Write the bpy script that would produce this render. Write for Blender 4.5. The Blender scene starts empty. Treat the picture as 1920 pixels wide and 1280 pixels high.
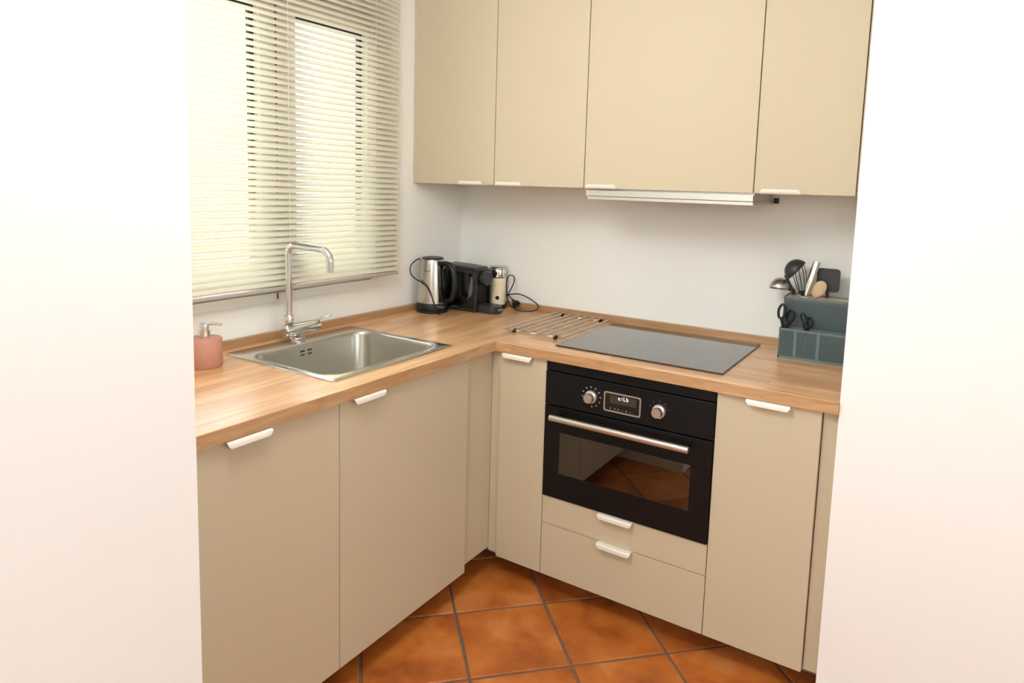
import bpy, bmesh, math, random
from mathutils import Vector, Matrix
random.seed(7)
PI = math.pi
C = bpy.context.scene.collection
sc = bpy.context.scene

# ------------------------------------------------------------ camera
cam_d = bpy.data.cameras.new('camera'); cam = bpy.data.objects.new('camera', cam_d); C.objects.link(cam)
cam_d.sensor_width = 36; cam_d.lens = 1274.2*36/1920
cam_d.shift_x = -0.0004; cam_d.shift_y = (492.26-640)/1920
cam_d.clip_start = 0.02
F_ = Vector((-0.5349979, 0.8369302, -0.1154339)); R_ = Vector((0.8404301, 0.5411690, 0.0285210)); U_ = Vector((-0.0863393, 0.0817555, 0.9929056))
cam.matrix_world = Matrix(((R_.x, U_.x, -F_.x, 2.00053), (R_.y, U_.y, -F_.y, -2.65779), (R_.z, U_.z, -F_.z, 1.49488), (0, 0, 0, 1)))
sc.camera = cam

# ------------------------------------------------------------ light
w = bpy.data.worlds.new('sky'); sc.world = w; w.use_nodes = True
bg = w.node_tree.nodes['Background']; bg.inputs[0].default_value = (0.90, 0.96, 1.0, 1); bg.inputs[1].default_value = 6.4

def area(name, loc, rot, sx, sy, power, col):
    l = bpy.data.lights.new(name, 'AREA'); l.shape = 'RECTANGLE'; l.size = sx; l.size_y = sy; l.energy = power; l.color = col
    o = bpy.data.objects.new(name, l); C.objects.link(o); o.location = loc; o.rotation_euler = rot; return o
area('patio_daylight', (2.2, -4.93, 1.85), (PI/2, 0, 0), 2.2, 1.0, 24, (0.88, 0.97, 1.0))
ld_ = bpy.data.lights.new('fill_light', 'POINT'); ld_.energy = 34; ld_.shadow_soft_size = 0.25; ld_.color = (0.95, 0.985, 1.0)  # added fill without a fixture, lifts the wall cabinets above the lower doors
lo_ = bpy.data.objects.new('fill_light', ld_); C.objects.link(lo_); lo_.location = (1.02, -1.92, 2.12)
area('side_fill', (4.33, -2.2, 1.7), (PI/2, 0, PI/2), 1.3, 1.0, 17, (0.84, 0.96, 1.0))  # added fill from the right, brightens the window wall
p = area('window_portal', (-0.31, -1.09, 1.6), (0, -PI/2, 0), 1.1, 0.96, 1, (1, 1, 1)); p.data.cycles.is_portal = True

sc.view_settings.view_transform = 'Standard'; sc.view_settings.look = 'None'
sc.view_settings.gamma = 1; sc.view_settings.use_curve_mapping = False; sc.view_settings.exposure = 0.24

# ------------------------------------------------------------ materials
def lin(c):
    return tuple(((v/255)/12.92 if v/255 <= 0.04045 else ((v/255+0.055)/1.055)**2.4) for v in c) + (1,)
def mat(name, col, rough=0.5, metal=0.0, spec=None, coat=0, bump=None, var=None, emit=None):
    m = bpy.data.materials.new(name); m.use_nodes = True; nt = m.node_tree; b = nt.nodes['Principled BSDF']
    b.inputs['Base Color'].default_value = lin(col); b.inputs['Roughness'].default_value = rough; b.inputs['Metallic'].default_value = metal
    if spec is not None: b.inputs['Specular IOR Level'].default_value = spec
    if coat: b.inputs['Coat Weight'].default_value = coat; b.inputs['Coat Roughness'].default_value = 0.08
    if emit: b.inputs['Emission Color'].default_value = lin(emit[0]); b.inputs['Emission Strength'].default_value = emit[1]
    tc = nt.nodes.new('ShaderNodeTexCoord')
    if bump:
        n = nt.nodes.new('ShaderNodeTexNoise'); n.inputs['Scale'].default_value = bump[0]; n.inputs['Detail'].default_value = 4
        nt.links.new(tc.outputs['Object'], n.inputs['Vector'])
        bp = nt.nodes.new('ShaderNodeBump'); bp.inputs['Strength'].default_value = bump[1]; bp.inputs['Distance'].default_value = 0.002
        nt.links.new(n.outputs['Fac'], bp.inputs['Height']); nt.links.new(bp.outputs[0], b.inputs['Normal'])
    if var:
        n = nt.nodes.new('ShaderNodeTexNoise'); n.inputs['Scale'].default_value = var[0]; n.inputs['Detail'].default_value = 3
        mp = nt.nodes.new('ShaderNodeMapping'); mp.inputs['Scale'].default_value = var[2] if len(var) > 2 else (1, 1, 1)
        nt.links.new(tc.outputs['Object'], mp.inputs[0]); nt.links.new(mp.outputs[0], n.inputs['Vector'])
        mx = nt.nodes.new('ShaderNodeMix'); mx.data_type = 'RGBA'
        c = lin(col); mx.inputs['A'].default_value = tuple(v*(1-var[1]) for v in c[:3])+(1,); mx.inputs['B'].default_value = tuple(min(1, v*(1+var[1])) for v in c[:3])+(1,)
        nt.links.new(n.outputs['Fac'], mx.inputs['Factor']); nt.links.new(mx.outputs['Result'], b.inputs['Base Color'])
    return m
M = {}
M['wall'] = mat('white_plaster', (248, 246, 240), 0.75, bump=(60, 0.12))
M['wall_white'] = mat('bright_white_plaster', (250, 249, 246), 0.75, bump=(60, 0.1))
M['ceiling'] = mat('ceiling_paint', (246, 243, 236), 0.8)
M['door'] = mat('beige_lacquer', (204, 190, 162), 0.55, spec=0.3, bump=(300, 0.03), var=(2.0, 0.015))
M['body'] = mat('beige_board', (200, 182, 152), 0.5, bump=(200, 0.03))
M['plinth'] = mat('shade_dark_plinth', (165, 140, 110), 0.5, bump=(200, 0.03))  # beige darkened to carry the shadow under the cabinets
M['handle'] = mat('off_white_enamel', (240, 234, 222), 0.35, 0.15, bump=(200, 0.02))
M['steel'] = mat('brushed_steel', (200, 196, 188), 0.27, 1.0, var=(40, 0.06, (1, 12, 1)))
M['sinksteel'] = mat('satin_sink_steel', (196, 193, 184), 0.30, 1.0, var=(30, 0.05, (1, 10, 1)))
M['flange'] = mat('sink_flange_steel', (214, 212, 206), 0.22, 1.0, var=(30, 0.04, (1, 10, 1)))
M['chrome'] = mat('chrome', (225, 225, 226), 0.07, 1.0, var=(20, 0.02))
M['hoodmetal'] = mat('hood_aluminium', (205, 202, 195), 0.38, 0.7, var=(30, 0.04, (1, 10, 10)))
M['black'] = mat('black_enamel', (13, 13, 16), 0.34, spec=0.28, bump=(300, 0.02))
M['blackgloss'] = mat('black_gloss_plastic', (14, 16, 18), 0.12, coat=0.4, bump=(80, 0.01))
M['blackplastic'] = mat('black_plastic', (15, 16, 18), 0.42, bump=(300, 0.05))
M['darkgrey'] = mat('dark_grey_plastic', (50, 51, 53), 0.38, bump=(200, 0.04))
M['hobglass'] = mat('hob_glass', (16, 16, 17), 0.07, spec=0.9, coat=0.6, var=(5, 0.02))
M['gauge'] = mat('grey_gauge', (100, 106, 112), 0.25, bump=(100, 0.02))
M['cream'] = mat('cream_plastic', (248, 231, 202), 0.35, bump=(200, 0.02))
M['blush'] = mat('blush_ceramic', (196, 142, 122), 0.6, bump=(120, 0.08), var=(10, 0.05, (1, 1, 6)))
M['pvc'] = mat('white_pvc', (240, 236, 226), 0.35, bump=(100, 0.01))
M['gasket'] = mat('dark_gasket', (42, 40, 52), 0.6, bump=(100, 0.02))
M['rubber'] = mat('black_rubber', (18, 18, 19), 0.5, bump=(300, 0.03))
M['wood_light'] = mat('light_beech', (214, 182, 146), 0.5, var=(14, 0.1, (1, 8, 1)))
M['grout'] = mat('grey_grout', (118, 98, 82), 0.85, bump=(200, 0.3), var=(6, 0.2))
M['knobmetal'] = mat('knob_metal', (214, 208, 200), 0.24, 0.9, bump=(100, 0.01))
M['mark'] = mat('pale_print', (150, 158, 172), 0.5, var=(60, 0.1))
M['darkprint'] = mat('dark_print', (60, 60, 60), 0.5, var=(60, 0.1))
M['digits'] = mat('display_digits', (215, 220, 255), 0.5, emit=((205, 212, 255), 2.2), var=(60, 0.02))
M['display'] = mat('display_glass', (66, 52, 44), 0.10, coat=0.3, var=(30, 0.05))
M['cordgrey'] = mat('cord_white', (226, 222, 208), 0.7, bump=(200, 0.02))
M['rail'] = mat('rail_aluminium', (196, 186, 176), 0.35, 0.3, bump=(100, 0.01))
M['ground'] = mat('pale_paving', (206, 200, 186), 0.8, var=(2, 0.1))
M['reveal'] = mat('pale_yellow_render', (240, 226, 186), 0.8, bump=(60, 0.2))

def glass_mat(name, tint, refl, rough=0.02):
    m = bpy.data.materials.new(name); m.use_nodes = True; nt = m.node_tree; nt.nodes.clear()
    o = nt.nodes.new('ShaderNodeOutputMaterial'); mx = nt.nodes.new('ShaderNodeMixShader'); fr = nt.nodes.new('ShaderNodeFresnel'); fr.inputs[0].default_value = refl
    t = nt.nodes.new('ShaderNodeBsdfTransparent'); t.inputs[0].default_value = tint; g = nt.nodes.new('ShaderNodeBsdfGlossy'); g.inputs['Roughness'].default_value = rough
    nt.links.new(fr.outputs[0], mx.inputs[0]); nt.links.new(t.outputs[0], mx.inputs[1]); nt.links.new(g.outputs[0], mx.inputs[2]); nt.links.new(mx.outputs[0], o.inputs[0]); return m
M['pane'] = glass_mat('window_glass', (0.97, 0.98, 0.98, 1), 1.3)
M['ovenglass'] = glass_mat('oven_glass', (0.42, 0.36, 0.32, 1), 2.3, 0.02)

def slat_mat():
    m = bpy.data.materials.new('ivory_slat'); m.use_nodes = True; nt = m.node_tree; nt.nodes.clear()
    o = nt.nodes.new('ShaderNodeOutputMaterial'); d = nt.nodes.new('ShaderNodeBsdfPrincipled'); d.inputs['Base Color'].default_value = lin((214, 209, 190)); d.inputs['Roughness'].default_value = 0.4
    t = nt.nodes.new('ShaderNodeBsdfTranslucent'); t.inputs[0].default_value = lin((250, 246, 226))
    n = nt.nodes.new('ShaderNodeTexNoise'); n.inputs['Scale'].default_value = 20
    r = nt.nodes.new('ShaderNodeMapRange'); r.inputs['To Min'].default_value = 0.05; r.inputs['To Max'].default_value = 0.06
    mx = nt.nodes.new('ShaderNodeMixShader'); nt.links.new(n.outputs['Fac'], r.inputs['Value']); nt.links.new(r.outputs[0], mx.inputs[0])
    nt.links.new(d.outputs[0], mx.inputs[1]); nt.links.new(t.outputs[0], mx.inputs[2]); nt.links.new(mx.outputs[0], o.inputs[0]); return m
M['slat'] = slat_mat()

def mesh_mat():      # fine perforated sheet: diamond holes
    m = bpy.data.materials.new('blue_grey_mesh'); m.use_nodes = True; nt = m.node_tree; b = nt.nodes['Principled BSDF']; out = nt.nodes['Material Output']
    b.inputs['Base Color'].default_value = lin((88, 104, 106)); b.inputs['Roughness'].default_value = 0.45; b.inputs['Metallic'].default_value = 0.2
    tc = nt.nodes.new('ShaderNodeTexCoord'); sp = nt.nodes.new('ShaderNodeSeparateXYZ'); nt.links.new(tc.outputs['Object'], sp.inputs[0])
    def mth(op, a, b_=None):
        k = nt.nodes.new('ShaderNodeMath'); k.operation = op
        for i, v in enumerate((a, b_)):
            if v is None: continue
            if isinstance(v, (int, float)): k.inputs[i].default_value = v
            else: nt.links.new(v, k.inputs[i])
        return k.outputs[0]
    h = mth('ADD', sp.outputs[0], sp.outputs[1])
    fr = []
    for sgn in (1, -1):
        s = mth('ADD', h, mth('MULTIPLY', sp.outputs[2], 0.62*sgn))
        fr.append(mth('GREATER_THAN', mth('ABSOLUTE', mth('SUBTRACT', mth('FRACT', mth('MULTIPLY', s, 250)), 0.5)), 0.17))
    solid = mth('SUBTRACT', 1, mth('MULTIPLY', fr[0], fr[1]))
    tr = nt.nodes.new('ShaderNodeBsdfTransparent'); mx = nt.nodes.new('ShaderNodeMixShader')
    nt.links.new(solid, mx.inputs[0]); nt.links.new(tr.outputs[0], mx.inputs[1]); nt.links.new(b.outputs[0], mx.inputs[2]); nt.links.new(mx.outputs[0], out.inputs[0]); return m
M['mesh'] = mesh_mat()
M['meshframe'] = mat('blue_grey_metal', (104, 122, 124), 0.45, 0.2, bump=(200, 0.02))

def wood_mat(name, along, tone=1.0, knotty=False):
    m = bpy.data.materials.new(name); m.use_nodes = True; nt = m.node_tree; b = nt.nodes['Principled BSDF']
    tc = nt.nodes.new('ShaderNodeTexCoord'); sp = nt.nodes.new('ShaderNodeSeparateXYZ'); nt.links.new(tc.outputs['Object'], sp.inputs[0])
    cb = nt.nodes.new('ShaderNodeCombineXYZ'); ad = nt.nodes.new('ShaderNodeMath'); ad.operation = 'ADD'
    a, c = (sp.outputs[1], sp.outputs[0]) if along == 'y' else (sp.outputs[0], sp.outputs[1])
    nt.links.new(c, ad.inputs[0]); nt.links.new(sp.outputs[2], ad.inputs[1]); nt.links.new(a, cb.inputs[0]); nt.links.new(ad.outputs[0], cb.inputs[1])
    br = nt.nodes.new('ShaderNodeTexBrick'); br.inputs['Scale'].default_value = 1; br.inputs['Mortar Size'].default_value = 0.0
    br.inputs['Brick Width'].default_value = 0.37; br.inputs['Row Height'].default_value = 0.042; br.offset = 0.37; br.offset_frequency = 2; br.squash = 1
    k = tone
    br.inputs['Color1'].default_value = tuple(v*k for v in lin((236, 190, 138))[:3])+(1,); br.inputs['Color2'].default_value = tuple(v*k for v in lin((206, 153, 102))[:3])+(1,); br.inputs['Bias'].default_value = -0.1
    nt.links.new(cb.outputs[0], br.inputs['Vector'])
    mp = nt.nodes.new('ShaderNodeMapping'); mp.inputs['Scale'].default_value = (2.6, 17, 1) if knotty else (1.6, 22, 1); nt.links.new(cb.outputs[0], mp.inputs[0])
    n = nt.nodes.new('ShaderNodeTexNoise'); n.inputs['Scale'].default_value = 2.2; n.inputs['Detail'].default_value = 6; n.inputs['Distortion'].default_value = 1.6 if knotty else 0.7; nt.links.new(mp.outputs[0], n.inputs['Vector'])
    cr = nt.nodes.new('ShaderNodeValToRGB'); cr.color_ramp.elements[0].position = 0.3; cr.color_ramp.elements[1].position = 0.7
    cr.color_ramp.elements[0].color = (0.66, 0.58, 0.48, 1); cr.color_ramp.elements[1].color = (1.10, 1.08, 1.06, 1); nt.links.new(n.outputs['Fac'], cr.inputs[0])
    mx = nt.nodes.new('ShaderNodeMix'); mx.data_type = 'RGBA'; mx.blend_type = 'MULTIPLY'; mx.inputs['Factor'].default_value = 0.8
    nt.links.new(br.outputs['Color'], mx.inputs['A']); nt.links.new(cr.outputs[0], mx.inputs['B']); nt.links.new(mx.outputs['Result'], b.inputs['Base Color'])
    b.inputs['Roughness'].default_value = 0.36; b.inputs['Specular IOR Level'].default_value = 0.8; b.inputs['Coat Weight'].default_value = 0.5; b.inputs['Coat IOR'].default_value = 1.5; b.inputs['Coat Roughness'].default_value = 0.3
    return m
M['wood_y'] = wood_mat('oak_worktop_left', 'y'); M['wood_x'] = wood_mat('oak_worktop_back', 'x')
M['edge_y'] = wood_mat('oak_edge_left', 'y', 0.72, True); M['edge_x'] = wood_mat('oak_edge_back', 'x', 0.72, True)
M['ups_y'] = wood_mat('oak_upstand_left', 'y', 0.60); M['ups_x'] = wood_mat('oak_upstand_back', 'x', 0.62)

def tile_mat():
    m = bpy.data.materials.new('terracotta'); m.use_nodes = True; nt = m.node_tree; b = nt.nodes['Principled BSDF']
    tc = nt.nodes.new('ShaderNodeTexCoord'); oi = nt.nodes.new('ShaderNodeObjectInfo')
    va = nt.nodes.new('ShaderNodeVectorMath'); va.operation = 'ADD'; sc_ = nt.nodes.new('ShaderNodeMath'); sc_.operation = 'MULTIPLY'; sc_.inputs[1].default_value = 37
    nt.links.new(oi.outputs['Random'], sc_.inputs[0]); nt.links.new(tc.outputs['Object'], va.inputs[0]); nt.links.new(sc_.outputs[0], va.inputs[1])
    n = nt.nodes.new('ShaderNodeTexNoise'); n.inputs['Scale'].default_value = 5.5; n.inputs['Detail'].default_value = 5; n.inputs['Roughness'].default_value = 0.55; n.inputs['Distortion'].default_value = 0.25
    nt.links.new(va.outputs[0], n.inputs['Vector'])
    cr = nt.nodes.new('ShaderNodeValToRGB'); e = cr.color_ramp.elements; e[0].position = 0.28; e[0].color = lin((142, 72, 26)); e[1].position = 0.72; e[1].color = lin((216, 140, 84))
    k = e.new(0.43); k.color = lin((178, 96, 38)); k = e.new(0.56); k.color = lin((200, 116, 48))
    nt.links.new(n.outputs['Fac'], cr.inputs[0]); nt.links.new(cr.outputs[0], b.inputs['Base Color'])
    b.inputs['Roughness'].default_value = 0.42
    bp = nt.nodes.new('ShaderNodeBump'); bp.inputs['Strength'].default_value = 0.25; bp.inputs['Distance'].default_value = 0.004; nt.links.new(n.outputs['Fac'], bp.inputs['Height']); nt.links.new(bp.outputs[0], b.inputs['Normal'])
    return m
M['tile'] = tile_mat()

# ------------------------------------------------------------ builders
def box(bm, x0, x1, y0, y1, z0, z1, bev=0.0, seg=2):
    r = bmesh.ops.create_cube(bm, size=1)
    vs = r['verts']
    for v in vs:
        v.co = Vector(((x0+x1)/2+v.co.x*(x1-x0), (y0+y1)/2+v.co.y*(y1-y0), (z0+z1)/2+v.co.z*(z1-z0)))
    if bev:
        es = list({e for v in vs for e in v.link_edges})
        bmesh.ops.bevel(bm, geom=es, offset=bev, segments=seg, profile=0.5, affect='EDGES', clamp_overlap=True)
def frame_axes(d):
    d = Vector(d).normalized(); a = Vector((0, 0, 1)) if abs(d.z) < 0.9 else Vector((1, 0, 0))
    s = d.cross(a).normalized(); return d, s, s.cross(d).normalized()
def cyl(bm, p0, p1, r0, r1=None, n=20, caps=True, bev=0.0):
    r1 = r0 if r1 is None else r1; p0 = Vector(p0); p1 = Vector(p1); d, s, u = frame_axes(p1-p0); L = (p1-p0).length
    prof = [(0, r0), (L, r1)] if not bev else [(0, r0-bev), (bev, r0), (L-bev, r1), (L, r1-bev)]
    rings = [[bm.verts.new(p0+d*t+(s*math.cos(2*PI*i/n)+u*math.sin(2*PI*i/n))*r) for i in range(n)] for t, r in prof]
    for a, b in zip(rings, rings[1:]):
        for i in range(n): bm.faces.new((a[i], a[(i+1) % n], b[(i+1) % n], b[i]))
    if caps: bm.faces.new(rings[0][::-1]); bm.faces.new(rings[-1])
def lathe(bm, c, prof, n=40, axis=(0, 0, 1), caps=True):
    c = Vector(c); d, s, u = frame_axes(axis)
    rings = []
    for r, t in prof:
        rings.append([bm.verts.new(c+d*t+(s*math.cos(2*PI*i/n)+u*math.sin(2*PI*i/n))*max(r, 1e-4)) for i in range(n)])
    for a, b in zip(rings, rings[1:]):
        for i in range(n): bm.faces.new((a[i], a[(i+1) % n], b[(i+1) % n], b[i]))
    if caps: bm.faces.new(rings[0][::-1]); bm.faces.new(rings[-1])
def smooth_path(pts, k=8):
    P = [Vector(p) for p in pts]; P = [P[0]*2-P[1]]+P+[P[-1]*2-P[-2]]; out = []
    for i in range(1, len(P)-2):
        for j in range(k):
            t = j/k; a, b, c, d = P[i-1:i+3]
            out.append(0.5*((2*b)+(c-a)*t+(2*a-5*b+4*c-d)*t*t+(3*b-a-3*c+d)*t**3))
    out.append(P[-2]); return out
def tube(bm, pts, r, n=10, k=8, flat=1.0, smooth=True):
    P = smooth_path(pts, k) if smooth else [Vector(p) for p in pts]
    d = (P[1]-P[0]).normalized(); _, s, u = frame_axes(d); rings = []
    for i, p in enumerate(P):
        t = (P[min(i+1, len(P)-1)]-P[max(i-1, 0)]).normalized()
        s = (s-t*s.dot(t)).normalized(); u = t.cross(s)
        rr = r(i/(len(P)-1)) if callable(r) else r
        rings.append([bm.verts.new(p+(s*math.cos(2*PI*j/n)*flat+u*math.sin(2*PI*j/n))*rr) for j in range(n)])
    for a, b in zip(rings, rings[1:]):
        for j in range(n): bm.faces.new((a[j], a[(j+1) % n], b[(j+1) % n], b[j]))
    bm.faces.new(rings[0][::-1]); bm.faces.new(rings[-1])
def bridge(bm, a, b):
    n = len(a)
    for i in range(n): bm.faces.new((a[i], a[(i+1) % n], b[(i+1) % n], b[i]))
def rr(x0, x1, y0, y1, r, z, n=8):
    pts = []
    for cx, cy, a0 in ((x1-r, y1-r, 0), (x0+r, y1-r, 90), (x0+r, y0+r, 180), (x1-r, y0+r, 270)):
        for i in range(n+1):
            a = math.radians(a0+90*i/n); pts.append(Vector((cx+r*math.cos(a), cy+r*math.sin(a), z)))
    return pts
def prism(bm, pts, off):     # closed outline (list of Vector) extruded by vector
    off = Vector(off); a = [bm.verts.new(p) for p in pts]; b = [bm.verts.new(Vector(p)+off) for p in pts]
    bm.faces.new(a[::-1]); bm.faces.new(b); bridge(bm, a, b)
def wloc(o):
    v = Vector(o.location)
    while o.parent: o = o.parent; v += Vector(o.location)
    return v
def obj(name, bm, m, parent=None, smooth=35, origin=None, solid=0, kind=None, label=None):
    bmesh.ops.recalc_face_normals(bm, faces=bm.faces)
    me = bpy.data.meshes.new(name)
    if origin is None:
        origin = Vector((0, 0, 0))
        if bm.verts:
            lo = Vector([min(v.co[i] for v in bm.verts) for i in range(3)]); hi = Vector([max(v.co[i] for v in bm.verts) for i in range(3)])
            origin = Vector(((lo.x+hi.x)/2, (lo.y+hi.y)/2, lo.z))
    origin = Vector(origin)
    for v in bm.verts: v.co -= origin
    if smooth:
        for f in bm.faces: f.smooth = True
        for e in bm.edges:
            if len(e.link_faces) == 2 and e.calc_face_angle(0) > math.radians(smooth): e.smooth = False
    bm.to_mesh(me); bm.free(); me.materials.append(M[m])
    o = bpy.data.objects.new(name, me); C.objects.link(o); o.location = origin
    if parent: o.parent = parent; o.location = origin-wloc(parent)
    if solid: s = o.modifiers.new('solid', 'SOLIDIFY'); s.thickness = solid
    if kind: o['kind'] = kind
    if label: o['label'] = label
    return o
def thing(name, label, cat, loc, group=None):
    o = bpy.data.objects.new(name, None); C.objects.link(o); o.location = loc; o.empty_display_size = 0.05
    o['label'] = label; o['category'] = cat
    if group: o['group'] = group
    return o
def tag(o, label, cat, group=None):
    o['label'] = label; o['category'] = cat
    if group: o['group'] = group
    return o
def B(*a, **k):
    bm = bmesh.new(); box(bm, *a, **k); return bm
def text_mesh(s, size, m, name, parent, mw, extrude=0.0002):
    cu = bpy.data.curves.new(name, 'FONT'); cu.body = s; cu.size = size; cu.extrude = extrude; cu.align_x = 'CENTER'; cu.align_y = 'CENTER'
    t = bpy.data.objects.new('tmp', cu); C.objects.link(t); bpy.context.view_layer.update()
    me = bpy.data.meshes.new_from_object(t.evaluated_get(bpy.context.evaluated_depsgraph_get())); C.objects.unlink(t); bpy.data.objects.remove(t)
    me.materials.clear(); me.materials.append(M[m]); me.name = name
    o = bpy.data.objects.new(name, me); C.objects.link(o); o.parent = parent
    mw = mw.copy(); mw.translation -= wloc(parent); o.matrix_local = mw; return o

# key dimensions (metres)
H, T, D, DL = 0.9198, 0.0363, 0.6293, 0.6433
ZB = 0.0846; FX = DL-0.0155; FY = -(D-0.015)     # door faces
CEIL = 2.5
# ------------------------------------------------------------ setting
def struct(name, bm, m, **k):
    o = obj(name, bm, m, smooth=0, **k); o['kind'] = 'structure'; return o
fl = struct('floor', B(-0.3, 4.4, -5, 0, -0.12, -0.004), 'grout')
struct('ceiling', B(-0.3, 4.6, -5.2, 0.2, CEIL, CEIL+0.1), 'ceiling')
struct('wall_back', B(-0.3, 4.6, 0, 0.2, -0.12, CEIL), 'wall')
WY0, WY1, WZ0, WZ1 = -1.575, -0.615, 1.075, 2.12       # window hole
bm = bmesh.new()
box(bm, -0.3, 0, WY1, 0, -0.12, CEIL); box(bm, -0.3, 0, -2.0, WY0, -0.12, CEIL)
box(bm, -0.3, 0, WY0, WY1, -0.12, WZ0); box(bm, -0.3, 0, WY0, WY1, WZ1, CEIL)
struct('wall_left', bm, 'wall')
struct('wall_partition', B(-0.3, 0.93, -5, -1.99, -0.12, CEIL), 'wall_white')
struct('wall_right', B(1.789, 4.4, -0.62, 0, -0.12, CEIL), 'wall_white')
struct('wall_far', B(4.4, 4.6, -5, 0.0, -0.12, CEIL), 'wall_white')
struct('wall_front', B(-0.3, 4.6, -5.2, -5, -0.12, CEIL), 'wall_white')
struct('baseboard_right', B(1.789, 4.4, -0.632, -0.62, 0, 0.075, bev=0.003), 'pvc')
# tiles at 45 degrees
TS = 0.3235; G = 0.0095; ta = math.radians(45.23)
e1 = Vector((math.cos(ta), math.sin(ta), 0)); e2 = Vector((math.sin(ta), -math.cos(ta), 0)); A0 = Vector((0.668, -0.878, 0))
def clip(poly, ax, val, keep_gt):
    out = []
    for i, p in enumerate(poly):
        q = poly[(i+1) % len(poly)]; ip = (p[ax] > val) == keep_gt; iq = (q[ax] > val) == keep_gt
        if ip: out.append(p)
        if ip != iq: t = (val-p[ax])/(q[ax]-p[ax]); out.append(p+(q-p)*t)
    return out
def tile_mesh(poly):
    c = sum(poly, Vector())/len(poly); bm = bmesh.new()
    rings = [[bm.verts.new(Vector((p.x, p.y, -0.004))) for p in poly], [bm.verts.new(Vector((p.x, p.y, -0.0018))) for p in poly]]
    ins = []
    for p in poly: d = (c-p).normalized(); ins.append(bm.verts.new(Vector((p.x+d.x*0.004, p.y+d.y*0.004, 0))))
    rings.append(ins)
    for a, b in zip(rings, rings[1:]): bridge(bm, a, b)
    bm.faces.new(ins); bmesh.ops.recalc_face_normals(bm, faces=bm.faces)
    me = bpy.data.meshes.new('tile'); bm.to_mesh(me); bm.free(); me.materials.append(M['tile']); return me
hs = (TS-G)/2
full = tile_mesh([e1*hs+e2*hs, e1*hs-e2*hs, -e1*hs-e2*hs, -e1*hs+e2*hs])
cells = []
for i in range(-22, 22):
    for j in range(-22, 22):
        c = A0+e1*TS*(i+0.5)+e2*TS*(j+0.5)
        if not (0.2 < c.x < 4.6 and -5.2 < c.y < -0.3): continue
        cells.append(((c-Vector((1.3, -1.1, 0))).length, c))
cells.sort(key=lambda t: t[0])
for _, c in cells:
    poly = [c+e1*hs+e2*hs, c+e1*hs-e2*hs, c-e1*hs-e2*hs, c-e1*hs+e2*hs]
    q = poly
    x_lo = 0.935 if c.y < -2.12 else 0.48
    for ax, val, gt in ((0, x_lo, True), (0, 4.395, False), (1, -4.995, True), (1, -0.482 if c.x < 1.95 else -0.635, False)): 
        q = clip(q, ax, val, gt)
        if len(q) < 3: break
    if len(q) < 3: continue
    if len(q) == 4 and all((a-b).length < 1e-6 for a, b in zip(poly, q)): me = full; loc = c
    else:
        cc = sum(q, Vector())/len(q); me = tile_mesh([p-cc for p in q]); loc = cc
    o = bpy.data.objects.new('tile', me); C.objects.link(o); o.parent = fl; o.location = loc-Vector(fl.location)

# exterior ground
gr = struct('ground', B(-14, -0.31, -12, 9, -3.1, -3.0), 'ground')
# ------------------------------------------------------------ window
win = bpy.data.objects.new('window_1', None); C.objects.link(win); win.location = (-0.03, -1.0975, 1.055); win['kind'] = 'structure'
OY0, OY1, OZ0, OZ1 = -1.585, -0.605, 1.057, 2.135
bm = bmesh.new()
for a in ((OY0, OY1, OZ0, OZ0+0.03), (OY0, OY1, OZ1-0.03, OZ1), (OY0, OY0+0.025, OZ0+0.03, OZ1-0.03), (OY1-0.025, OY1, OZ0+0.03, OZ1-0.03)):
    box(bm, 0.0, 0.02, *a, bev=0.002)
for a in ((WY0, WY1, WZ0, WZ0+0.03), (WY0, WY1, WZ1-0.03, WZ1), (WY0, WY0+0.03, WZ0+0.03, WZ1-0.03), (WY1-0.03, WY1, WZ0+0.03, WZ1-0.03)):
    box(bm, -0.07, 0.0, *a)
obj('window_frame', bm, 'pvc', win, smooth=0)
def sash(y0, y1, py0, py1):
    z0, z1, pz0, pz1 = 1.09, 2.102, 1.142, 2.062
    bm = bmesh.new()
    box(bm, -0.045, 0.012, y0, y1, z0, pz0, bev=0.002); box(bm, -0.045, 0.012, y0, y1, pz1+0.004, z1, bev=0.002)
    box(bm, -0.045, 0.012, y0, py0, pz0, pz1+0.004, bev=0.002); box(bm, -0.045, 0.012, py1, y1, pz0, pz1+0.004, bev=0.002)
    s = obj('casement_sash', bm, 'pvc', win, smooth=0)
    bm = bmesh.new(); box(bm, -0.034, -0.018, py0, py1, pz1-0.006, pz1+0.004); box(bm, -0.034, -0.018, py1-0.009, py1, pz0, pz1-0.006)
    box(bm, -0.034, -0.018, py1-0.019, py1-0.0125, pz0, pz1-0.006)
    obj('gasket', bm, 'gasket', s, smooth=0, label='dark rubber gasket')
    obj('glass_pane', B(-0.030, -0.024, py0, py1-0.019, pz0, pz1-0.006), 'pane', s, smooth=0)
sash(-1.084, -0.632, -1.005, -0.655); sash(-1.56, -1.092, -1.49, -1.156)
obj('sash_gap_seal', B(-0.03, 0.006, -1.0915, -1.0845, 1.09, 2.10), 'gasket', win, smooth=0, label='dark seal between the two sashes')
obj('drain_slot', B(0.0195, 0.0215, -1.102, -1.097, 1.065, 1.086), 'gasket', win, smooth=0, label='black slot at frame bottom')
struct('window_sill_outside', B(-0.36, -0.075, WY0, WY1, 1.04, 1.0745), 'reveal')
# rendered exterior reveal lining, right and left
struct('trim_1', B(-0.30, -0.072, WY1-0.012, WY1-0.0005, WZ0, WZ1), 'reveal')
struct('trim_2', B(-0.30, -0.072, WY0+0.0005, WY0+0.012, WZ0, WZ1), 'reveal')

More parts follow.
